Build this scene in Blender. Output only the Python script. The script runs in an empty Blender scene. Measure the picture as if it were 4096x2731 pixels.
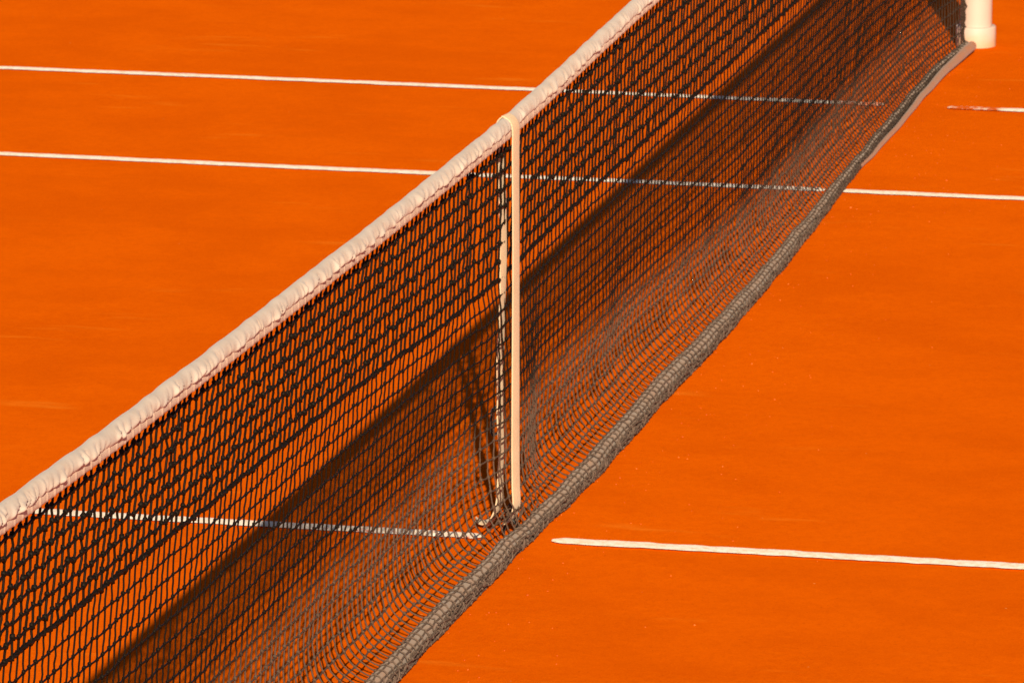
import bpy, math, random
import numpy as np
from mathutils import Matrix, Vector

random.seed(7)
rng = np.random.default_rng(11)
scene = bpy.context.scene
COL = scene.collection

# ------------------------------------------------------------------ helpers
def tab(xs, ys):
    xs = np.array(xs, float); ys = np.array(ys, float)
    def f(x):
        return np.interp(x, xs, ys)
    return f

def sstep(a, b, x):
    t = np.clip((np.asarray(x, float) - a) / (b - a), 0, 1)
    return t * t * (3 - 2 * t)

def noise1(seed, step, lo=-8.0, hi=9.0):
    """smooth random function of one variable, roughly in -1..1"""
    r = np.random.default_rng(seed)
    n = int((hi - lo) / step) + 4
    v = r.uniform(-1, 1, n)
    def f(x):
        u = (np.asarray(x, float) - lo) / step
        i = np.clip(np.floor(u).astype(int), 0, n - 2)
        t = u - i
        t = t * t * (3 - 2 * t)
        return v[i] * (1 - t) + v[i + 1] * t
    return f

def mesh_obj(name, verts, faces, mat, parent=None, smooth=True, attrs=None):
    me = bpy.data.meshes.new(name)
    verts = np.ascontiguousarray(verts, np.float32)
    if isinstance(faces, np.ndarray):
        n, k = faces.shape
        me.vertices.add(len(verts)); me.vertices.foreach_set('co', verts.ravel())
        me.loops.add(n * k); me.loops.foreach_set('vertex_index', faces.astype(np.int32).ravel())
        me.polygons.add(n)
        me.polygons.foreach_set('loop_start', np.arange(0, n * k, k, dtype=np.int32))
        me.polygons.foreach_set('loop_total', np.full(n, k, np.int32))
        me.update(calc_edges=True)
        me.validate()
    else:
        me.from_pydata([tuple(map(float, v)) for v in verts], [], [tuple(int(i) for i in f) for f in faces])
        me.update()
    if smooth:
        me.polygons.foreach_set('use_smooth', np.ones(len(me.polygons), bool))
    me.materials.append(mat)
    o = bpy.data.objects.new(name, me)
    COL.objects.link(o)
    if parent is not None:
        o.parent = parent
    return o

class Geo:
    """collects quads; built as ONE mesh object"""
    def __init__(self):
        self.v = []; self.f = []; self.n = 0
    def add(self, v, f):
        v = np.asarray(v, float).reshape(-1, 3); f = np.asarray(f, int)
        self.v.append(v); self.f.append(f + self.n); self.n += len(v)
    def tubes(self, P, rad, sides=6, ref=(1, 0, 0), caps=True, phase=0.0):
        """P (M,N,3) polylines, rad scalar or (M,N)"""
        P = np.asarray(P, float)
        if P.ndim == 2: P = P[None]
        M, N, _ = P.shape
        R = np.broadcast_to(np.asarray(rad, float), (M, N))
        T = np.gradient(P, axis=1)
        T /= np.linalg.norm(T, axis=2, keepdims=True) + 1e-12
        a = np.cross(T, np.asarray(ref, float)); a /= np.linalg.norm(a, axis=2, keepdims=True) + 1e-9
        b = np.cross(T, a)
        th = np.arange(sides) / sides * 2 * math.pi + phase
        ring = (a[:, :, None, :] * np.cos(th)[None, None, :, None] + b[:, :, None, :] * np.sin(th)[None, None, :, None])
        V = P[:, :, None, :] + ring * R[:, :, None, None]
        m = np.arange(M)[:, None, None] * N * sides
        i = np.arange(N - 1)[None, :, None] * sides
        j = np.arange(sides)[None, None, :]
        j2 = (j + 1) % sides
        F = np.stack(np.broadcast_arrays(m + i + j, m + i + j2, m + i + sides + j2, m + i + sides + j), -1).reshape(-1, 4)
        self.add(V.reshape(-1, 3), F)
    def grid(self, G, close_v=False):
        """G (A,B,3) surface grid"""
        G = np.asarray(G, float); A, B, _ = G.shape
        i = np.arange(A - 1)[:, None]; j = np.arange(B if close_v else B - 1)[None]
        j2 = (j + 1) % B
        F = np.stack(np.broadcast_arrays(i * B + j, i * B + j2, (i + 1) * B + j2, (i + 1) * B + j), -1).reshape(-1, 4)
        self.add(G.reshape(-1, 3), F)
    def blobs(self, C, size, jitter=0.18, seed=1):
        """many small rounded knots: cube-spheres of quads"""
        C = np.asarray(C, float).reshape(-1, 3)
        r = np.random.default_rng(seed)
        base, F = cube_sphere()
        M = len(C); K = len(base)
        S = np.broadcast_to(np.asarray(size, float), (M, 3)) * r.uniform(0.85, 1.18, (M, 1))
        V = base[None] * (1 + r.uniform(-jitter, jitter, (M, K, 1))) * S[:, None, :]
        ang = r.uniform(-0.6, 0.6, M); c, s = np.cos(ang), np.sin(ang)
        X = V[:, :, 0] * c[:, None] - V[:, :, 2] * s[:, None]
        Z = V[:, :, 0] * s[:, None] + V[:, :, 2] * c[:, None]
        V = np.stack([X, V[:, :, 1], Z], -1) + C[:, None, :]
        FF = (F[None] + (np.arange(M) * K)[:, None, None]).reshape(-1, 4)
        self.add(V.reshape(-1, 3), FF)
    def build(self, name, mat, parent=None, smooth=True):
        return mesh_obj(name, np.concatenate(self.v), np.concatenate(self.f), mat, parent, smooth)

_cs = None
def cube_sphere():
    global _cs
    if _cs is None:
        n = 2
        verts = {}; vl = []; fl = []
        def vid(p):
            k = tuple(np.round(p, 5))
            if k not in verts:
                verts[k] = len(vl); vl.append(np.array(p) / np.linalg.norm(p))
            return verts[k]
        for ax in range(3):
            for s in (-1, 1):
                for a in range(n):
                    for b in range(n):
                        q = []
                        for da, db in ((0, 0), (1, 0), (1, 1), (0, 1)):
                            p = [0, 0, 0]; p[ax] = s
                            p[(ax + 1) % 3] = -1 + 2 * (a + da) / n
                            p[(ax + 2) % 3] = -1 + 2 * (b + db) / n
                            q.append(vid(p))
                        fl.append(q if s > 0 else q[::-1])
        _cs = (np.array(vl), np.array(fl))
    return _cs

def empty(name, label, cat, loc=(0, 0, 0)):
    o = bpy.data.objects.new(name, None); COL.objects.link(o)
    o.location = loc; o.empty_display_size = 0.1
    o['label'] = label; o['category'] = cat
    return o

# ---------------------------------------------------------------- materials
def new_mat(name):
    m = bpy.data.materials.new(name); m.use_nodes = True
    nt = m.node_tree
    b = nt.nodes['Principled BSDF']
    return m, nt, b

def N(nt, typ, **kw):
    n = nt.nodes.new(typ)
    for k, v in kw.items():
        if k.startswith('i_'):
            n.inputs[k[2:].replace('_', ' ')].default_value = v
        else:
            setattr(n, k, v)
    return n

def mixcol(nt, fac, a, b):
    n = nt.nodes.new('ShaderNodeMix'); n.data_type = 'RGBA'
    if isinstance(fac, (int, float)): n.inputs[0].default_value = fac
    else: nt.links.new(fac, n.inputs[0])
    for sock, v in ((n.inputs[6], a), (n.inputs[7], b)):
        if isinstance(v, tuple): sock.default_value = (*v, 1)
        else: nt.links.new(v, sock)
    return n.outputs[2]

def math_(nt, op, a, b=None, clamp=False):
    n = nt.nodes.new('ShaderNodeMath'); n.operation = op; n.use_clamp = clamp
    for i, v in enumerate((a, b)):
        if v is None: continue
        if isinstance(v, (int, float)): n.inputs[i].default_value = v
        else: nt.links.new(v, n.inputs[i])
    return n.outputs[0]

def maprange(nt, v, a, b, c=0.0, d=1.0):
    n = nt.nodes.new('ShaderNodeMapRange'); n.interpolation_type = 'SMOOTHSTEP'
    nt.links.new(v, n.inputs[0])
    for i, x in zip((1, 2, 3, 4), (a, b, c, d)): n.inputs[i].default_value = x
    return n.outputs[0]

def noise(nt, coord, scale, detail=3.0, rough=0.55, stretch=None):
    n = N(nt, 'ShaderNodeTexNoise')
    n.inputs['Scale'].default_value = scale; n.inputs['Detail'].default_value = detail
    n.inputs['Roughness'].default_value = rough
    if stretch:
        mp = N(nt, 'ShaderNodeMapping'); mp.inputs['Scale'].default_value = stretch[0]
        mp.inputs['Rotation'].default_value = stretch[1]
        nt.links.new(coord, mp.inputs[0]); coord = mp.outputs[0]
    nt.links.new(coord, n.inputs['Vector'])
    return n.outputs['Fac']

CLAY = (0.65, 0.094, 0.0007)
CLAY_D = (0.565, 0.075, 0.0005)
CLAY_L = (0.72, 0.135, 0.0014)

def geo_pos(nt):
    return nt.nodes.new('ShaderNodeNewGeometry').outputs['Position']

def clay_colour(nt, pos):
    big = noise(nt, pos, 0.8, 5, 0.6)
    mid = noise(nt, pos, 5.0, 4, 0.6, ((1.0, 0.7, 1.0), (0, 0, 0.1)))
    fine = noise(nt, pos, 170, 4, 0.8)
    f = math_(nt, 'ADD', math_(nt, 'MULTIPLY', big, 0.5), math_(nt, 'MULTIPLY', mid, 0.5))
    f = maprange(nt, f, 0.38, 0.62)
    c = mixcol(nt, f, CLAY_D, CLAY)
    # grain of the crushed brick
    g = maprange(nt, fine, 0.3, 0.72)
    c = mixcol(nt, math_(nt, 'MULTIPLY', g, 0.42), c, CLAY_L)
    dk = maprange(nt, noise(nt, pos, 95, 3, 0.7), 0.56, 0.76)
    c = mixcol(nt, math_(nt, 'MULTIPLY', dk, 0.50), c, (0.40, 0.042, 0.0006))
    md = maprange(nt, noise(nt, pos, 38, 3, 0.65), 0.40, 0.66)
    c = mixcol(nt, math_(nt, 'MULTIPLY', md, 0.22), c, (0.52, 0.062, 0.0006))
    # pale drag-mat smears, long along y
    sm = maprange(nt, noise(nt, pos, 3.2, 5, 0.62, ((2.6, 0.5, 1), (0, 0, 0.12))), 0.60, 0.76)
    c = mixcol(nt, math_(nt, 'MULTIPLY', sm, 0.55), c, (0.72, 0.17, 0.010))
    # scattered chalk specks
    vor = N(nt, 'ShaderNodeTexVoronoi'); vor.inputs['Scale'].default_value = 9.0
    nt.links.new(pos, vor.inputs['Vector'])
    rnd = nt.nodes.new('ShaderNodeSeparateColor'); nt.links.new(vor.outputs['Color'], rnd.inputs[0])
    sp = math_(nt, 'MULTIPLY', maprange(nt, vor.outputs['Distance'], 0.030, 0.015), maprange(nt, rnd.outputs[0], 0.55, 0.75))
    c = mixcol(nt, math_(nt, 'MULTIPLY', sp, 0.45), c, (0.75, 0.38, 0.12))
    return c, fine

def clay_bump(nt, b, fine, pos, s=0.25):
    h = math_(nt, 'ADD', math_(nt, 'MULTIPLY', fine, 0.6), noise(nt, pos, 28, 4, 0.6))
    bp = N(nt, 'ShaderNodeBump'); bp.inputs['Strength'].default_value = s; bp.inputs['Distance'].default_value = 0.006
    nt.links.new(h, bp.inputs['Height']); nt.links.new(bp.outputs[0], b.inputs['Normal'])

def mat_clay():
    m, nt, b = new_mat('clay')
    pos = geo_pos(nt)
    c, fine = clay_colour(nt, pos)
    nt.links.new(c, b.inputs['Base Color'])
    b.inputs['Roughness'].default_value = 1.0; b.inputs['Specular IOR Level'].default_value = 0.0
    clay_bump(nt, b, fine, pos)
    return m

def mat_line(name, wear_spots):
    """chalky white line, worn back to clay at its frayed edges and in wear_spots (y0, y1, amount)"""
    m, nt, b = new_mat(name)
    pos = geo_pos(nt)
    c, fine = clay_colour(nt, pos)
    sep = nt.nodes.new('ShaderNodeSeparateXYZ'); nt.links.new(pos, sep.inputs[0])
    y = sep.outputs['Y']
    n1 = noise(nt, pos, 60, 4, 0.65); n2 = noise(nt, pos, 7, 3, 0.6)
    amt = math_(nt, 'MULTIPLY', n2, 0.0)
    for y0, y1, a in wear_spots:
        mid = (y0 + y1) / 2; hw = abs(y1 - y0) / 2
        d = math_(nt, 'ABSOLUTE', math_(nt, 'SUBTRACT', y, mid))
        amt = math_(nt, 'ADD', amt, maprange(nt, d, hw * 1.25, hw * 0.75, 0.0, a))
    thr = math_(nt, 'SUBTRACT', math_(nt, 'ADD', math_(nt, 'MULTIPLY', n1, 0.6), math_(nt, 'MULTIPLY', n2, 0.4)), amt)
    keep = maprange(nt, thr, 0.16, 0.30)
    wcol = mixcol(nt, maprange(nt, n1, 0.40, 0.65), (0.86, 0.76, 0.65), (0.78, 0.61, 0.45))
    wcol = mixcol(nt, math_(nt, 'MULTIPLY', maprange(nt, noise(nt, pos, 120, 2, 0.6), 0.56, 0.8), 0.4), wcol, (0.70, 0.33, 0.12))
    cc = mixcol(nt, keep, c, wcol)
    nt.links.new(cc, b.inputs['Base Color'])
    b.inputs['Roughness'].default_value = 0.9; b.inputs['Specular IOR Level'].default_value = 0.1
    clay_bump(nt, b, fine, pos, 0.18)
    return m

def mat_cord(name, dust_lo, dust_hi, black=(0.0075, 0.0048, 0.0026), dust=(0.088, 0.053, 0.036)):
    """black braided cord, powdered with clay dust up to about knee height"""
    m, nt, b = new_mat(name)
    geo = nt.nodes.new('ShaderNodeNewGeometry'); pos = geo.outputs['Position']
    sep = nt.nodes.new('ShaderNodeSeparateXYZ'); nt.links.new(pos, sep.inputs[0])
    z = math_(nt, 'ADD', sep.outputs['Z'], math_(nt, 'MULTIPLY', math_(nt, 'SUBTRACT', noise(nt, pos, 7, 3, 0.6), 0.5), 0.09))
    z = math_(nt, 'ADD', z, maprange(nt, sep.outputs['X'], 0.6, 3.2, 0.0, 0.07))
    f = maprange(nt, z, dust_hi, dust_lo)
    f = math_(nt, 'MULTIPLY', f, maprange(nt, sep.outputs['X'], 2.8, 5.6, 1.0, 0.40))   # cleaner towards the post
    tw = noise(nt, pos, 900, 2, 0.7)
    f2 = math_(nt, 'MULTIPLY', f, maprange(nt, noise(nt, pos, 160, 2, 0.6), 0.25, 0.6, 0.65, 1.0))
    c = mixcol(nt, f2, black, dust)
    c = mixcol(nt, math_(nt, 'MULTIPLY', maprange(nt, tw, 0.58, 0.8), 0.10), c, (0.06, 0.038, 0.022))
    nt.links.new(c, b.inputs['Base Color'])
    r = maprange(nt, f, 0, 1, 0.5, 0.95); nt.links.new(r, b.inputs['Roughness'])
    b.inputs['Specular IOR Level'].default_value = 0.07
    bp = N(nt, 'ShaderNodeBump'); bp.inputs['Strength'].default_value = 0.5; bp.inputs['Distance'].default_value = 0.001
    nt.links.new(tw, bp.inputs['Height']); nt.links.new(bp.outputs[0], b.inputs['Normal'])
    return m

def mat_cloth(name, col, dirt, weave_scale=0.0, dirt_amt=0.5, rough=0.8, trans=0.0):
    m, nt, b = new_mat(name)
    pos = geo_pos(nt)
    n1 = maprange(nt, noise(nt, pos, 22, 4, 0.6), 0.40, 0.72)
    n2 = maprange(nt, noise(nt, pos, 130, 3, 0.6), 0.58, 0.76)
    c = mixcol(nt, math_(nt, 'MULTIPLY', n1, dirt_amt), col, dirt)
    c = mixcol(nt, math_(nt, 'MULTIPLY', n2, dirt_amt * 0.5), c, tuple(x * 0.55 for x in dirt))
    nt.links.new(c, b.inputs['Base Color'])
    b.inputs['Roughness'].default_value = rough; b.inputs['Specular IOR Level'].default_value = 0.15
    b.inputs['Sheen Weight'].default_value = 0.1
    if weave_scale:
        w = N(nt, 'ShaderNodeTexWave'); w.inputs['Scale'].default_value = weave_scale
        w.wave_type = 'BANDS'; w.bands_direction = 'Z'; w.inputs['Distortion'].default_value = 1.5
        nt.links.new(pos, w.inputs['Vector'])
        bp = N(nt, 'ShaderNodeBump'); bp.inputs['Strength'].default_value = 0.35; bp.inputs['Distance'].default_value = 0.002
        nt.links.new(w.outputs['Fac'], bp.inputs['Height']); nt.links.new(bp.outputs[0], b.inputs['Normal'])
    return m

M_CLAY = mat_clay()
M_CORD = mat_cord('black_cord', 0.22, 0.33)
M_CORD_LOW = mat_cord('dusty_cord', 0.22, 0.33)
M_ROLL = mat_cord('dusty_roll_cord', 0.22, 0.33, dust=(0.125, 0.085, 0.064))
M_BAND = mat_cloth('headband_vinyl', (0.50, 0.41, 0.345), (0.42, 0.30, 0.22), 0, 0.45, 0.6)
M_HEM = mat_cloth('hem_webbing', (0.62, 0.45, 0.34), (0.50, 0.31, 0.20), 190, 0.5, 0.9)
M_STRAP = mat_cloth('strap_webbing', (0.60, 0.44, 0.28), (0.54, 0.35, 0.20), 120, 0.45, 0.85)
M_TUBE = mat_cloth('canvas_tube', (0.25, 0.185, 0.145), (0.31, 0.16, 0.09), 0, 0.7, 0.9)
M_FOOT = mat_cloth('dusty_canvas', (0.27, 0.125, 0.070), (0.34, 0.095, 0.022), 0, 0.7, 0.9)
M_BLACKP = mat_cloth('black_plastic', (0.012, 0.011, 0.010), (0.05, 0.03, 0.02), 0, 0.4, 0.4)

def mat_paint():
    m, nt, b = new_mat('cream_paint')
    pos = geo_pos(nt)
    sep = nt.nodes.new('ShaderNodeSeparateXYZ'); nt.links.new(pos, sep.inputs[0])
    z = math_(nt, 'ADD', sep.outputs['Z'], math_(nt, 'MULTIPLY', noise(nt, pos, 18, 3, 0.6), 0.06))
    d = maprange(nt, z, 0.085, 0.030)
    c = mixcol(nt, math_(nt, 'MULTIPLY', d, 0.75), (0.48, 0.345, 0.285), (0.48, 0.27, 0.13))
    c = mixcol(nt, math_(nt, 'MULTIPLY', maprange(nt, noise(nt, pos, 14, 4, 0.6), 0.5, 0.75), 0.2), c, (0.45, 0.31, 0.23))
    nt.links.new(c, b.inputs['Base Color'])
    b.inputs['Roughness'].default_value = 0.55
    return m
M_PAINT = mat_paint()

# ---------------------------------------------------------- ground and lines
def ground():
    # one sheet to the horizon: fine near the net, with low waves of swept clay
    def axis(lo, hi, a, b, st):
        inner = np.arange(a, b + 1e-6, st)
        left = a - np.geomspace(st, a - lo, 14)[::-1]
        right = b + np.geomspace(st, hi - b, 14)
        return np.concatenate([left, inner, right])
    xs = axis(-300, 300, -7, 12, 0.12); ys = axis(-300, 300, -6, 7, 0.12)
    X, Y = np.meshgrid(xs, ys, indexing='ij')
    Z = np.zeros_like(X)
    G = np.stack([X, Y, Z], -1)
    g = Geo(); g.grid(G)
    o = g.build('clay_court', M_CLAY, None)
    o['kind'] = 'structure'
    return o
ground()

def court_line(name, x0, segs, width, mat, seed, along='y'):
    """frayed painted strip along y at x0; segs = (y_start, y_end)"""
    g = Geo()
    na = noise1(seed, 0.035, -14, 14); nb = noise1(seed + 1, 0.035, -14, 14); nc = noise1(seed + 2, 0.9, -14, 14)
    nd = noise1(seed + 5, 0.011, -14, 14)
    for y0, y1 in segs:
        y = np.concatenate([np.arange(y0, y0 + 0.1, 0.004), np.arange(y0 + 0.1, y1, 0.01)])
        end = np.sqrt(np.clip(np.minimum((y - y0) / 0.022 + 0.15 + 0.1 * nd(y * 3), (y1 - y) / 0.03), 0.06, 1))
        c = x0 + nc(y) * 0.006
        a = c - width / 2 * end - na(y) * 0.0028 - nd(y) * 0.0012
        b = c + width / 2 * end + nb(y) * 0.0028 + nd(y + .3) * 0.0012
        G = np.stack([np.stack([a, y, np.full_like(y, 0.004)], -1), np.stack([(a + b) / 2, y, np.full_like(y, 0.0055)], -1),
                      np.stack([b, y, np.full_like(y, 0.004)], -1)], 1)
        g.grid(G[:, ::-1])
    o = g.build(name, mat, None)
    o['kind'] = 'structure'
    return o

court_line('centre_service_line', 0.006, [(-6.4, -0.105), (0.045, 6.4)], 0.050,
           mat_line('chalk_line_centre', [(0.03, 0.55, 0.20), (-0.30, -0.09, 0.04)]), 21)
court_line('singles_sideline', 4.115, [(-9.0, -0.055), (-0.02, 9.0)], 0.050,
           mat_line('chalk_line_singles', [(-0.60, -0.06, 0.06), (-0.02, 0.10, 0.12)]), 31)
court_line('doubles_sideline', 5.485, [(-9.0, -0.15), (0.03, 9.0)], 0.050,
           mat_line('chalk_line_doubles', [(-0.33, -0.08, 0.33), (0.0, 0.17, 0.3)]), 41)

# ------------------------------------------------------------------- the net
XL, XR = -6.40, 6.53           # ends of the net
ytop = lambda x: np.where(np.asarray(x) > 0, -0.0115 * np.asarray(x), 0.0) - 0.030 * sstep(5.9, 6.5, x)   # line of the headband
ztop = tab([-6.4, -3.8, -3.18, -2.38, -1.76, -1.26, -0.54, -0.08, 0, 0.08, 0.58, 0.98, 1.36, 3.5, 6.6],
           [1.068, 0.976, 0.961, 0.948, 0.942, 0.937, 0.933, 0.933, 0.933, 0.934, 0.948, 0.962, 0.973, 1.02, 1.075])
hband = tab([-6.4, -3.0, 0, 1.5, 6.5], [0.041, 0.0415, 0.0445, 0.043, 0.043])   # top to the hem's lower edge
zheavy = tab([-6.4, -3.75, -3.09, -2.45, -2.04, -1.35, -0.57, 0.0, 0.19, 0.67, 1.85, 2.45, 6.5],
             [0.74, 0.692, 0.668, 0.645, 0.640, 0.618, 0.588, 0.580, 0.583, 0.595, 0.606, 0.612, 0.66])
yheavy = lambda x: np.where(np.asarray(x) > 0, -0.0115 * np.asarray(x), 0.0) + 0.010 + 0.012 * sstep(-0.3, -1.2, x) - 0.044 * sstep(5.9, 6.5, x)
rollc = tab([-6.4, -1.3, -0.6, 0.0, 0.3, 0.65, 1.4, 2.0, 2.7, 3.6, 4.6, 5.5, 6.1, 6.47],
            [-0.02, -0.027, -0.034, -0.046, -0.060, -0.067, -0.066, -0.076, -0.077, -0.066, -0.046, -0.034, -0.032, -0.060])
rollr = tab([-6.4, -1.3, -0.4, 0.1, 0.7, 1.4, 2.0, 3.4, 4.5, 5.5, 6.47],
            [0.0215, 0.0215, 0.0215, 0.019, 0.022, 0.0235, 0.0225, 0.018, 0.014, 0.012, 0.013])
rollwob = noise1(5, 0.16); rollwob2 = noise1(6, 0.14)
def roll_y(x): return rollc(x) + 0.003 * rollwob(x)
def roll_r(x): return rollr(x) * (1 + 0.05 * rollwob2(x))

nA, nB, nC, nD, nE, nF = (noise1(50 + i, s) for i, s in enumerate((0.35, 0.21, 0.12, 0.5, 0.09, 0.16)))

NUP, NLO = 8, 16               # mesh rows above / below the heavy dividing cord
SUB = 3

def net_point_grid(xs):
    """profile of the net for each x: rows (with SUB steps) from hem to the back of the roll -> (len(xs), rows, 3)"""
    xs = np.asarray(xs, float)
    zt = ztop(xs) - hband(xs) + 0.006; yt = ytop(xs) + 0.002
    zh = zheavy(xs); yh = yheavy(xs)
    # upper part: nearly straight, row 0 at the hem, row NUP at the heavy cord
    tu = np.linspace(0, 1, NUP * SUB + 1)
    U = np.zeros((len(xs), len(tu), 3))
    U[:, :, 0] = xs[:, None]
    U[:, :, 1] = yt[:, None] * (1 - tu) + yh[:, None] * tu
    U[:, :, 2] = zt[:, None] * (1 - tu) + zh[:, None] * tu
    # lower part: hangs, bellies away from the roll, then runs back to it
    yr = roll_y(xs); rr = roll_r(xs)
    by = yr + 0.35 * rr; bz = 1.90 * rr
    w = sstep(0.2, 1.3, xs)
    near = sstep(0.42, 0.10, np.abs(xs - 0.02))       # pulled straight by the centre strap
    bulge = (1 + 0.05 * nD(xs)) * (1 - 0.4 * sstep(1.2, 3.6, xs)) * (1 - 0.9 * sstep(4.4, 6.45, xs))
    def cp(dyl, dzl, dyr, dzr):
        dy = (dyl * (1 - w) + dyr * w) * bulge * (1 - 0.55 * near); dz = dzl * (1 - w) + dzr * w
        return np.stack([by + dy, bz + dz + near * 0.02], -1)
    B = np.stack([by, bz], -1)
    LP = [(0.066, 0.180), (0.069, 0.120), (0.064, 0.074), (0.051, 0.038), (0.028, 0.015)]   # left of the strap
    RP = [(0.056, 0.215), (0.064, 0.150), (0.063, 0.106), (0.051, 0.068), (0.032, 0.032)]   # right of it
    low = [cp(l[0], l[1], r[0], r[1]) for l, r in zip(LP, RP)]
    ymid = low[0][:, 0]; zmid = low[0][:, 1]
    mid = np.stack([yh * 0.40 + ymid * 0.60, zh * 0.48 + zmid * 0.52], -1)
    ctrl = [np.stack([2 * yh - mid[:, 0], 2 * zh - mid[:, 1]], -1), np.stack([yh, zh], -1), mid] + low + [B, np.stack([by - 0.03, bz - 0.006], -1)]
    C = np.stack(ctrl, 1)                              # (n, k, 2)
    dense = []
    for s in range(1, C.shape[1] - 2):
        p0, p1, p2, p3 = C[:, s - 1], C[:, s], C[:, s + 1], C[:, s + 2]
        for t in np.linspace(0, 1, 12, endpoint=False):
            dense.append(0.5 * ((2 * p1) + (-p0 + p2) * t + (2 * p0 - 5 * p1 + 4 * p2 - p3) * t ** 2 + (-p0 + 3 * p1 - 3 * p2 + p3) * t ** 3))
    dense.append(C[:, -2])
    D = np.stack(dense, 1)
    L = np.concatenate([np.zeros((len(xs), 1)), np.cumsum(np.linalg.norm(np.diff(D, axis=1), axis=2), 1)], 1)
    tl = np.linspace(0, 1, NLO * SUB + 1)[1:]
    Lo = np.zeros((len(xs), len(tl), 3)); Lo[:, :, 0] = xs[:, None]
    for i in range(len(xs)):
        Lo[i, :, 1] = np.interp(tl * L[i, -1], L[i], D[i, :, 0])
        Lo[i, :, 2] = np.interp(tl * L[i, -1], L[i], D[i, :, 1])
    P = np.concatenate([U, Lo], 1)
    return wrinkle(P)

def wrinkle(P):
    x = P[..., 0].copy(); z = P[..., 2]
    up = sstep(0.50, 0.62, z); mid = sstep(0.10, 0.30, z) * sstep(0.95, 0.80, z)
    # soft vertical folds
    P[..., 1] += 0.0045 * np.exp(-((x + 0.27 + 0.05 * (z - .75)) / 0.045) ** 2) * up * sstep(0.93, 0.85, z)
    P[..., 1] += 0.003 * np.exp(-((x - 1.25) / 0.05) ** 2) * up * sstep(0.93, 0.85, z)
    P[..., 1] += 0.003 * np.exp(-((x + 2.65 - 0.1 * (z - .7)) / 0.08) ** 2) * up * sstep(0.93, 0.85, z)
    P[..., 1] += (0.0016 * nA(x + 0.3 * z) + 0.0007 * nB(x - 0.2 * z)) * mid
    P[..., 0] += 0.004 * nD(x * 0.7 + 2.1 * z) * mid
    # the strap gathers the netting on the left of it below the heavy cord
    g = np.exp(-((x + 0.16) / 0.12) ** 2) * sstep(0.10, 0.2, z) * sstep(0.60, 0.50, z)
    P[..., 1] += 0.010 * g * np.sin((z - 0.1) * 11)
    return P

MESH = 0.0385
ncol = int((XR - XL) / MESH)
colx = XL + (np.arange(ncol) + 0.5) * (XR - XL) / ncol
P = net_point_grid(colx)                               # (ncol, (NUP+NLO)*SUB+1, 3)
r0 = np.random.default_rng(3)
nrow = NUP + NLO + 1
# small individual irregularity of every knot, then interpolated along the cords
K = P[:, ::SUB].copy()
jit = r0.normal(0, 1, K.shape) * np.array([0.0013, 0.0005, 0.0012])
alt = ((np.arange(ncol)[:, None] + np.arange(nrow)[None]) % 2 * 2 - 1)
upm = (np.arange(nrow) < NUP)[None, :]
jit[:, :, 0] += alt * np.where(upm, 0.0024, 0.0005)
jit[:, :, 2] += alt * np.where(upm, 0.0020, 0.0004)
jit[:, 0] *= 0.3; jit[:, -1] *= 0.3
def interp_rows(A, sub):
    n = A.shape[1]; t = np.linspace(0, n - 1, (n - 1) * sub + 1); i = np.minimum(t.astype(int), n - 2); f = (t - i)[None, :, None]
    return A[:, i] * (1 - f) + A[:, i + 1] * f
P = P + interp_rows(jit, SUB)
slack = np.tile([0, 1, 1], nrow)[:P.shape[1]]
P[:, :, 1] += slack[None] * r0.normal(0, 0.0006, P.shape[:2])
P[:, :, 0] += slack[None] * r0.normal(0, 0.0006, P.shape[:2])
K = P[:, ::SUB]

net = empty('tennis_net', 'black knotted tennis net with white headband, its dusty foot lying on the orange clay', 'tennis net')

def row_lines(Kr, sag, sub=3):
    """horizontal cords through the knots of each row; Kr (ncol, R, 3) -> (R, n, 3)"""
    A = np.transpose(Kr, (1, 0, 2)); n = A.shape[1]
    t = np.linspace(0, n - 1, (n - 1) * sub + 1); i = np.minimum(t.astype(int), n - 2); f = (t - i)[None, :, None]
    L = A[:, i] * (1 - f) + A[:, i + 1] * f
    s = (4 * f * (1 - f))
    L[..., 2] -= (s * sag)[..., 0]
    return L

# upper double-strength netting
g = Geo()
g.tubes(P[:, :NUP * SUB + 1], 0.00245, 6, (1, 0, 0))
g.tubes(row_lines(K[:, :NUP], 0.002), 0.0027, 5, (0, 1, 0))
g.blobs(K[:, 0:NUP], (0.0051, 0.0049, 0.0066), 0.25, 5)
g.build('upper_netting', M_CORD, net)
# heavy dividing cord, whipped
g = Geo()
hl = row_lines(K[:, NUP:NUP + 1], 0.0)
for ph in (0, math.pi):
    q = hl.copy(); u = np.arange(q.shape[1]) * 1.25
    q[0, :, 1] += 0.0018 * np.cos(u + ph); q[0, :, 2] += 0.0022 * np.sin(u + ph)
    g.tubes(q, 0.0033, 5, (0, 1, 0))
g.blobs(K[:, NUP], (0.0062, 0.0052, 0.0058), 0.25, 6)
g.build('dividing_cord', M_CORD, net)
# lower single netting
g = Geo()
g.tubes(P[:, NUP * SUB:], 0.0018, 6, (1, 0, 0))
g.tubes(row_lines(K[:, NUP + 1:], 0.0012), 0.0020, 5, (0, 1, 0.2))
g.blobs(K[:, NUP + 1:], (0.0040, 0.0037, 0.0045), 0.2, 7)
g.build('lower_netting', M_CORD_LOW, net)

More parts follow.
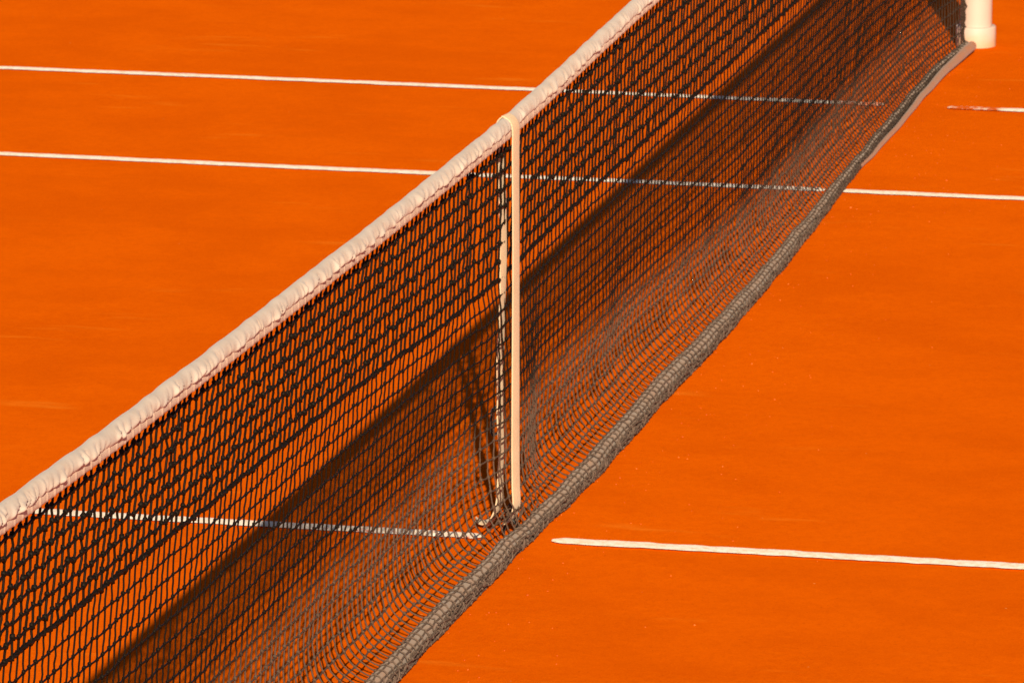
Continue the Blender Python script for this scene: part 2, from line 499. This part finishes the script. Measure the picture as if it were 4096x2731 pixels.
# slack loops of netting that ride up around the foot of the strap
g = Geo()
rk = np.random.default_rng(41)
for q in range(9):
    cx, cy_, cz = rk.uniform(-0.05, 0.17), rk.uniform(-0.045, 0.03), rk.uniform(0.022, 0.045)
    t = np.linspace(-0.4, math.pi + 0.4, 15); a = rk.uniform(-0.7, 0.7); rr_ = rk.uniform(0.016, 0.028)
    lx = rr_ * 1.5 * np.cos(t); lz = rr_ * np.sin(t)
    g.tubes(np.stack([cx + lx * math.cos(a), cy_ + lx * math.sin(a) * 0.6 - 0.012 * np.sin(t), np.maximum(cz + lz, 0.004)], -1), 0.0018, 5, (0, 1, 0.2))
    g.blobs([[cx + lx[0] * math.cos(a), cy_ + lx[0] * math.sin(a) * 0.6, cz + lz[0]]], (0.004, 0.0037, 0.0045), 0.2, 60 + q)
g.build('slack_loop', M_CORD_LOW, net)

# end cords beside the right post
g = Geo()
for off in (0.004, 0.030):
    e = net_point_grid(np.array([XR + off - 0.004]))[0]
    e[:, 1] += r0.normal(0, 0.002, len(e))
    g.tubes(e, 0.0028, 6, (1, 0, 0))
    g.blobs(e[::SUB], (0.005, 0.005, 0.005), 0.2, 8)
for row in range(nrow):
    e = net_point_grid(np.array([XR - 0.006, XR + 0.012, XR + 0.028]))[:, row * SUB]
    g.tubes(e, 0.002, 5, (0, 1, 0))
g.build('end_cord', M_CORD, net)

# --- the roll on the ground: canvas tube, net wrapped over it, bunched netting in front
xr = np.arange(XL, XR + 0.03, 0.012)
g = Geo()
th = np.linspace(0, 2 * math.pi, 15)[:-1]
rr = roll_r(xr); yy = roll_y(xr)
rc = np.minimum(rr * 0.90, 0.030) * (1 + 0.05 * noise1(71, 0.03)(xr))
cyc = yy + (rr - rc) * 0.30; czc = rr + (rr - rc) * 0.30
G = np.stack([np.broadcast_to(xr[:, None], (len(xr), 14)),
              cyc[:, None] + rc[:, None] * np.cos(th) * (1 + 0.02 * np.sin(3 * th + xr[:, None] * 9)),
              np.maximum(czc[:, None] + rc[:, None] * np.sin(th), 0.004)], -1)
g.grid(G, True)
endc = G[-1]; g.add(np.concatenate([endc, endc.mean(0)[None]]), [[i, (i + 1) % 14, 14, 14] for i in range(14)])
g.build('bottom_tube', M_TUBE, net)

g = Geo()
def wrap(xarr, ang, k=1.03, dr=0.0):
    r = roll_r(xarr) * k + dr
    return np.stack([xarr, roll_y(xarr) + r * np.cos(ang), np.maximum(roll_r(xarr) + r * np.sin(ang), 0.004)], -1)
# continuation of every cord over the tube, top-back to front-bottom
a0 = math.asin(0.90); angs = np.concatenate([np.linspace(math.pi - (math.pi - a0), math.pi * 1.18, 13)])
W = np.stack([wrap(K[:, -1, 0] + 0.012 * nE(colx * 1.3) * i / 12 + r0.normal(0, 0.0010, ncol), a, 1.06) for i, a in enumerate(angs)], 1)
W[:, 0] = K[:, -1]
W[:, 1:] += r0.normal(0, 0.0012, W[:, 1:].shape)
g.tubes(W, 0.0018, 5, (1, 0, 0))
for i in (3, 6, 9, 12):
    g.tubes(row_lines(W[:, i:i + 1], 0.0008), 0.0019, 5, (0, 1, 0.3)); g.blobs(W[:, i], (0.003, 0.003, 0.003), 0.2, 30 + i)
# loose bunched layers of netting on the near side
for layer in range(2):
    rl = np.random.default_rng(200 + layer)
    n = int(ncol * 0.95)
    x0 = np.sort(rl.uniform(XL, XR, n)); sk = rl.normal(0.012 * (1 - 2 * layer), 0.016, n)
    A0, A1 = math.pi * rl.uniform(0.84, 0.97, n), math.pi * rl.uniform(1.18, 1.32, n)
    ph = rl.uniform(0, 6.28, n)
    tt = np.linspace(0, 1, 9)
    L = np.stack([wrap(x0 + sk * t + 0.007 * np.sin(5 * t + ph), A0 + (A1 - A0) * t, 1.08 + 0.08 * layer, 0.0025 * layer + 0.002 * np.sin(4 * t + 1.7 * ph)) for t in tt], 1)
    L += rl.normal(0, 0.0006, L.shape); L[..., 2] = np.maximum(L[..., 2], 0.003)
    g.tubes(L, 0.0019, 5, (1, 0, 0))
    xx = np.arange(XL, XR, 0.012)
    for q, a in enumerate(np.linspace(0.92, 1.20, 4)):
        l = wrap(xx, math.pi * a + 0.22 * noise1(300 + layer * 7 + q, 0.07)(xx), 1.08 + 0.08 * layer, 0.0025 * layer + 0.0015 * noise1(330 + layer * 7 + q, 0.05)(xx))
        l[:, 2] = np.maximum(l[:, 2], 0.003)
        g.tubes(l, 0.0021, 5, (0, 1, 0.3))
        g.blobs(l[::4], (0.0034, 0.0034, 0.0034), 0.25, 400 + layer * 9 + q)
g.build('bunched_netting', M_ROLL, net)

# thin rope pulled out of the net's foot near the post
g = Geo()
xx = np.arange(4.45, 6.46, 0.02)
foot_y = tab([4.5, 5.0, 5.5, 6.07, 6.45], [-0.064, -0.070, -0.065, -0.063, -0.090])
rr2 = tab([4.5, 5.3, 5.9, 6.5], [0.006, 0.0075, 0.0110, 0.016])(xx)
rp = np.stack([xx, foot_y(xx) + 0.003 * rollwob(xx), rr2 + 0.002 + 0.006 * sstep(6.15, 6.47, xx)], -1)
g.tubes(rp, np.broadcast_to(rr2, (1, len(xx))), 10, (0, 0, 1))
g.build('foot_tube', M_FOOT, net)

# --- headband: vinyl folded over the cable, puckered, with a stitched webbing hem
def crease_field(seed, x0, x1):
    r = np.random.default_rng(seed)
    out = []; x = x0
    while x < x1:
        big = r.random() < 0.45
        out.append((x, r.uniform(0.7, 1.3) if big else r.uniform(0.25, 0.7), r.uniform(0.006, 0.012) if big else r.uniform(0.003, 0.007),
                    r.uniform(-1.7, -0.5), r.uniform(-35, 25), r.uniform(0.014, 0.030), r.uniform(0.009, 0.020)))
        x += r.uniform(0.012, 0.055)
    return out
cr = crease_field(9, XL, XR)
xb = np.concatenate([np.arange(-4.9, 2.4, 0.003), np.arange(2.4, 6.56, 0.02)])
xb = np.concatenate([np.arange(XL, -4.9, 0.02), xb])

# profile: u from 0 (far lower edge) over the top to 1 (near lower edge)
prof = [(0.016, -0.046), (0.017, -0.036), (0.017, -0.024), (0.0155, -0.013), (0.011, -0.005), (0.005, -0.0008), (-0.001, 0.0),
        (-0.007, -0.0022), (-0.012, -0.007), (-0.0155, -0.013), (-0.0175, -0.019), (-0.0183, -0.024), (-0.0183, -0.028), (-0.0176, -0.032), (-0.0165, -0.0350), (-0.0148, -0.0366), (-0.0130, -0.0368)]
prof = np.array(prof); prof[:, 0] = np.where(prof[:, 0] > 0, prof[:, 0] * 0.75, prof[:, 0] * 0.94)
sc = hband(xb) / 0.058
disp = np.zeros((len(xb), len(prof))); dispz = np.zeros_like(disp)
for j, (py, pz) in enumerate(prof):
    d = np.zeros(len(xb)); depth = -pz
    for (cx, amp, wd, slant, curv, dc, de) in cr:
        dd = depth - 0.02
        c = cx + slant * dd + curv * dd * dd
        a = amp * math.exp(-((depth - dc) / de) ** 2)
        lo = np.searchsorted(xb, c - 5 * wd); hi = np.searchsorted(xb, c + 5 * wd)
        if hi > lo and a > 0.03:
            u = (xb[lo:hi] - c) / wd
            d[lo:hi] += a * (np.exp(-np.abs(u) ** 1.4) - 0.55 * np.exp(-np.abs(u - 1.7) ** 2))
    side = 1.0 if py < 0.0 else 0.15
    env = 0.15 + 0.85 * sstep(0.002, 0.012, depth) * (1 - 0.6 * sstep(0.030, 0.037, depth)) if depth < 0.0375 else 0.3
    disp[:, j] = (d * 0.0085 + 0.0018 * noise1(91, 0.045)(xb - 1.2 * depth)) * 0.85 * side * float(env)
    d = d * side
    dispz[:, j] = noise1(90, 0.05)(xb) * 0.0015 + (d * 0.0004 if depth < 0.01 else 0)
Yb = ytop(xb)[:, None] + prof[None, :, 0] + np.where(prof[:, 0] < 0, -1, 1)[None] * disp
Zb = ztop(xb)[:, None] + prof[None, :, 1] * sc[:, None] + dispz
g = Geo(); g.grid(np.stack([np.broadcast_to(xb[:, None], Yb.shape), Yb, Zb], -1)[:, ::-1])
band = g.build('headband', M_BAND, net)
# hem strip under it, both faces, with evenly sewn tucks
hx = xb
hprof = np.array([(-0.0145, -0.034), (-0.0160, -0.040), (-0.0160, -0.050), (-0.0155, -0.056), (-0.0125, -0.0585), (0.006, -0.0585), (0.0105, -0.056), (0.0115, -0.050), (0.0105, -0.040)])
tuck = np.zeros(len(hx)); r1 = np.random.default_rng(17); x = hx[0]
while x < hx[-1]:
    lo = np.searchsorted(hx, x - 0.02); hi = np.searchsorted(hx, x + 0.02)
    tuck[lo:hi] += np.exp(-((hx[lo:hi] - x) / 0.0045) ** 2); x += r1.uniform(0.040, 0.060)
wav = noise1(19, 0.04)(hx)
Yh = ytop(hx)[:, None] + hprof[None, :, 0] + np.where(hprof[:, 0] < 0, -1, 1)[None] * (0.0013 * tuck + 0.0005 * wav)[:, None]
Zh = ztop(hx)[:, None] + hprof[None, :, 1] * sc[:, None] + (0.0006 * wav)[:, None] * (hprof[None, :, 1] < -0.052)
g = Geo(); g.grid(np.stack([np.broadcast_to(hx[:, None], Yh.shape), Yh, Zh], -1)[:, ::-1])
hem = g.build('hem', M_HEM, band)

# ---------------------------------------------------------------- centre strap
strap = empty('centre_strap', 'cream webbing strap looped over the white headband, holding the middle of the net down', 'net strap', (0, 0, 0))
def ribbon(path, width, thick, yaw_fn, xoff=None):
    """flat webbing: path (n,2) of (y,z); width along x turned by yaw"""
    path = np.asarray(path, float)
    # smooth resample
    L = np.concatenate([[0], np.cumsum(np.linalg.norm(np.diff(path, axis=0), axis=1))])
    s = np.linspace(0, L[-1], int(L[-1] / 0.006) + 2)
    p = np.stack([np.interp(s, L, path[:, 0]), np.interp(s, L, path[:, 1])], -1)
    for _ in range(4):
        q = p.copy(); q[1:-1] = (p[:-2] + 2 * p[1:-1] + p[2:]) / 4; p = q
    T = np.gradient(p, axis=0); T /= np.linalg.norm(T, axis=1, keepdims=True)
    Nn = np.stack([-T[:, 1], T[:, 0]], -1)
    rows = []
    fr = s / s[-1]
    yw = np.array([yaw_fn(a) for a in fr])
    xo = np.zeros(len(s)) if xoff is None else np.array([xoff(a) for a in fr])
    for (u, h) in ((-0.5, -0.5), (-0.46, -0.62), (0, -0.5), (0.46, -0.62), (0.5, -0.5), (0.5, 0.5), (0.46, 0.62), (0, 0.5), (-0.46, 0.62), (-0.5, 0.5)):
        X = u * width * np.cos(yw) + xo
        Y = p[:, 0] + h * thick * Nn[:, 0] + u * width * np.sin(yw)
        Z = p[:, 1] + h * thick * Nn[:, 1]
        rows.append(np.stack([X, Y, Z], -1))
    G = np.stack(rows, 1)
    g = Geo(); g.grid(G, True)
    for e, rev in ((0, False), (len(G) - 1, True)):
        c = G[e]; n = len(c)
        g.add(np.concatenate([c, c.mean(0)[None]]), [[i, (i + 1) % n, n, n][::(1 if not rev else -1)] for i in range(n)])
    return g
zt0 = float(ztop(0.0))
front = [(0.002, zt0 + 0.0028), (-0.004, zt0 + 0.0026), (-0.010, zt0 - 0.0008), (-0.0160, zt0 - 0.0065), (-0.0210, zt0 - 0.0150), (-0.0225, zt0 - 0.030), (-0.0215, zt0 - 0.055),
         (-0.0215, 0.80), (-0.0225, 0.64), (-0.0230, 0.40), (-0.0240, 0.20), (-0.0255, 0.11), (-0.0280, 0.085), (-0.0265, 0.062), (-0.020, 0.045), (-0.008, 0.034)]
ribbon(front, 0.042, 0.0022, lambda a: -0.15 + 0.03 * math.sin(a * 5), lambda a: 0.020 + 0.004 * math.sin(a * 4)).build('front_strap', M_STRAP, strap)
back = [(-0.001, zt0 + 0.0028), (0.0050, zt0 + 0.0008), (0.0105, zt0 - 0.0045), (0.0155, zt0 - 0.014), (0.0160, zt0 - 0.045), (0.009, 0.80), (0.0045, 0.64), (0.0045, 0.55), (0.0060, 0.48), (0.009, 0.40), (0.007, 0.33),
        (0.010, 0.27), (0.007, 0.20), (0.010, 0.14), (0.011, 0.085), (0.016, 0.06), (0.025, 0.04), (0.040, 0.022)]
ribbon(back, 0.038, 0.0022, lambda a: -0.16 + 0.07 * math.sin(a * 17) * (1 if a > 0.35 else 0), lambda a: 0.018 + 0.006 * math.sin(a * 9)).build('back_strap', M_STRAP, strap)
tail = [(0.010, 0.085), (0.018, 0.058), (0.030, 0.036), (0.046, 0.020), (0.060, 0.0125), (0.070, 0.0105), (0.079, 0.0120), (0.083, 0.0165)]
ribbon(tail, 0.040, 0.0024, lambda a: -0.1 + 0.3 * a, lambda a: 0.03 + 0.075 * a).build('strap_tail', M_STRAP, strap)
# slide buckle: a rounded frame with a bar
g = Geo()
def frame_loop(cx, cy, cz, w, h, r, bar=True):
    t = np.linspace(0, 2 * math.pi, 33)
    ex = np.sign(np.cos(t)) * np.abs(np.cos(t)) ** 0.5 * w / 2; ez = np.sign(np.sin(t)) * np.abs(np.sin(t)) ** 0.5 * h / 2
    g.tubes(np.stack([cx + ex, np.full_like(t, cy) - 0.15 * ex, cz + ez], -1), r, 6, (0, 1, 0.01))
    if bar:
        u = np.linspace(-w / 2, w / 2, 5); g.tubes(np.stack([cx + u, cy - 0.15 * u, np.full_like(u, cz)], -1), r, 6, (0, 1, 0))
frame_loop(0.012, 0.018, 0.262, 0.056, 0.060, 0.0030)
g.build('buckle', M_BLACKP, strap)
# ground anchor under the strap
g = Geo()
t = np.linspace(0, math.pi, 15)
g.tubes(np.stack([0.03 + 0 * t, -0.012 + 0.016 * np.cos(t), 0.004 + 0.034 * np.sin(t)], -1), 0.0035, 8, (1, 0, 0))
g.build('anchor_ring', M_BLACKP, strap)

# ------------------------------------------------------------------- net post
post = empty('net_post', 'round cream painted net post standing in a collar at the far end of the net', 'net post', (6.605, -0.078, 0))
def lathe(prof, name, mat, parent, seg=40):
    th = np.linspace(0, 2 * math.pi, seg + 1)[:-1]
    pr = np.array(prof, float)
    G = np.stack([pr[:, None, 0] * np.cos(th), pr[:, None, 0] * np.sin(th), np.broadcast_to(pr[:, None, 1], (len(pr), seg))], -1)
    g = Geo(); g.grid(G[::-1], True)
    return g.build(name, mat, parent)
lathe([(0.050, 0.0), (0.050, 0.35), (0.050, 0.7), (0.050, 1.06), (0.049, 1.068), (0.045, 1.072), (0.02, 1.074), (0.0005, 1.0745)], 'pole', M_PAINT, post)
lathe([(0.050, 0.063), (0.0600, 0.063), (0.0620, 0.0615), (0.0630, 0.058), (0.0630, 0.0)], 'collar', M_PAINT, post)
# winding hook and small key plate high on the pole
g = Geo()
t = np.linspace(0, 1, 9)
g.tubes(np.stack([-0.05 - 0.03 * t, 0 * t, 0.80 + 0.03 * np.sin(t * 3)], -1), 0.006, 8, (0, 1, 0))
g.build('cable_hook', M_BLACKP, post)

# ------------------------------------------------ loose crumbs of clay and chalk
g = Geo()
rc_ = np.random.default_rng(77)
n = 350
cx = rc_.uniform(-2, 6.5, n); cy = roll_y(cx) - np.abs(rc_.normal(0, 0.22, n)) - roll_r(cx)
s = rc_.uniform(0.0006, 0.0016, n) * np.where(rc_.random(n) > 0.97, 1.8, 1.0)
g.blobs(np.stack([cx, cy, s * 0.4 + 0.0002], -1), np.stack([s * 1.2, s, s * 0.7], -1), 0.3, 9)
m, nt, b = new_mat('clay_crumb')
pos = geo_pos(nt)
c = mixcol(nt, maprange(nt, noise(nt, pos, 30, 2, 0.5), 0.45, 0.62), (0.50, 0.075, 0.002), (0.66, 0.16, 0.02))
nt.links.new(c, b.inputs['Base Color']); b.inputs['Roughness'].default_value = 0.95
o = g.build('clay_crumbs', m, None)
o['kind'] = 'stuff'; o['label'] = 'tiny loose crumbs of orange clay scattered beside the foot of the net'; o['category'] = 'clay crumbs'

# -------------------------------------------------------------- light and sky
sun_to = Vector((-1.94, -0.540, 0.935)).normalized()      # direction towards the sun
elev = math.asin(sun_to.z); az = math.atan2(sun_to.x, sun_to.y)
ld = bpy.data.lights.new('sun', 'SUN'); ld.energy = 5.0; ld.angle = math.radians(0.53); ld.color = (1.0, 0.85, 0.62)
lo = bpy.data.objects.new('sun', ld); COL.objects.link(lo)
lo.rotation_euler = sun_to.to_track_quat('Z', 'Y').to_euler()
w = bpy.data.worlds.new('World'); scene.world = w; w.use_nodes = True
nt = w.node_tree
sky = nt.nodes.new('ShaderNodeTexSky'); sky.sky_type = 'NISHITA'; sky.sun_disc = False
sky.air_density = 0.5; sky.dust_density = 0.6; sky.ozone_density = 0.0
sky.sun_elevation = elev; sky.sun_rotation = az
nt.links.new(sky.outputs[0], nt.nodes['Background'].inputs['Color'])
nt.nodes['Background'].inputs['Strength'].default_value = 0.05

# --------------------------------------------------------------------- camera
yaw, pitch, roll = 0.2120, 0.21326, 0.0038
fwd = Vector((math.cos(yaw) * math.cos(pitch), math.sin(yaw) * math.cos(pitch), -math.sin(pitch)))
right = Vector((math.sin(yaw), -math.cos(yaw), 0)); up = right.cross(fwd)
r2 = right * math.cos(roll) + up * math.sin(roll); u2 = up * math.cos(roll) - right * math.sin(roll)
cd = bpy.data.cameras.new('camera'); cam = bpy.data.objects.new('camera', cd); COL.objects.link(cam)
M = Matrix((r2, u2, -fwd)).transposed().to_4x4(); M.translation = Vector((-13.7347, -2.9759, 3.4847))
cam.matrix_world = M
cd.sensor_width = 36.0; cd.lens = 233.3; cd.clip_start = 0.5; cd.clip_end = 1000
cd.dof.use_dof = True; cd.dof.focus_distance = 11.4; cd.dof.aperture_fstop = 34
scene.camera = cam
scene.view_settings.view_transform = 'Standard'; scene.view_settings.look = 'None'
scene.view_settings.exposure = 0.84; scene.view_settings.gamma = 1.0
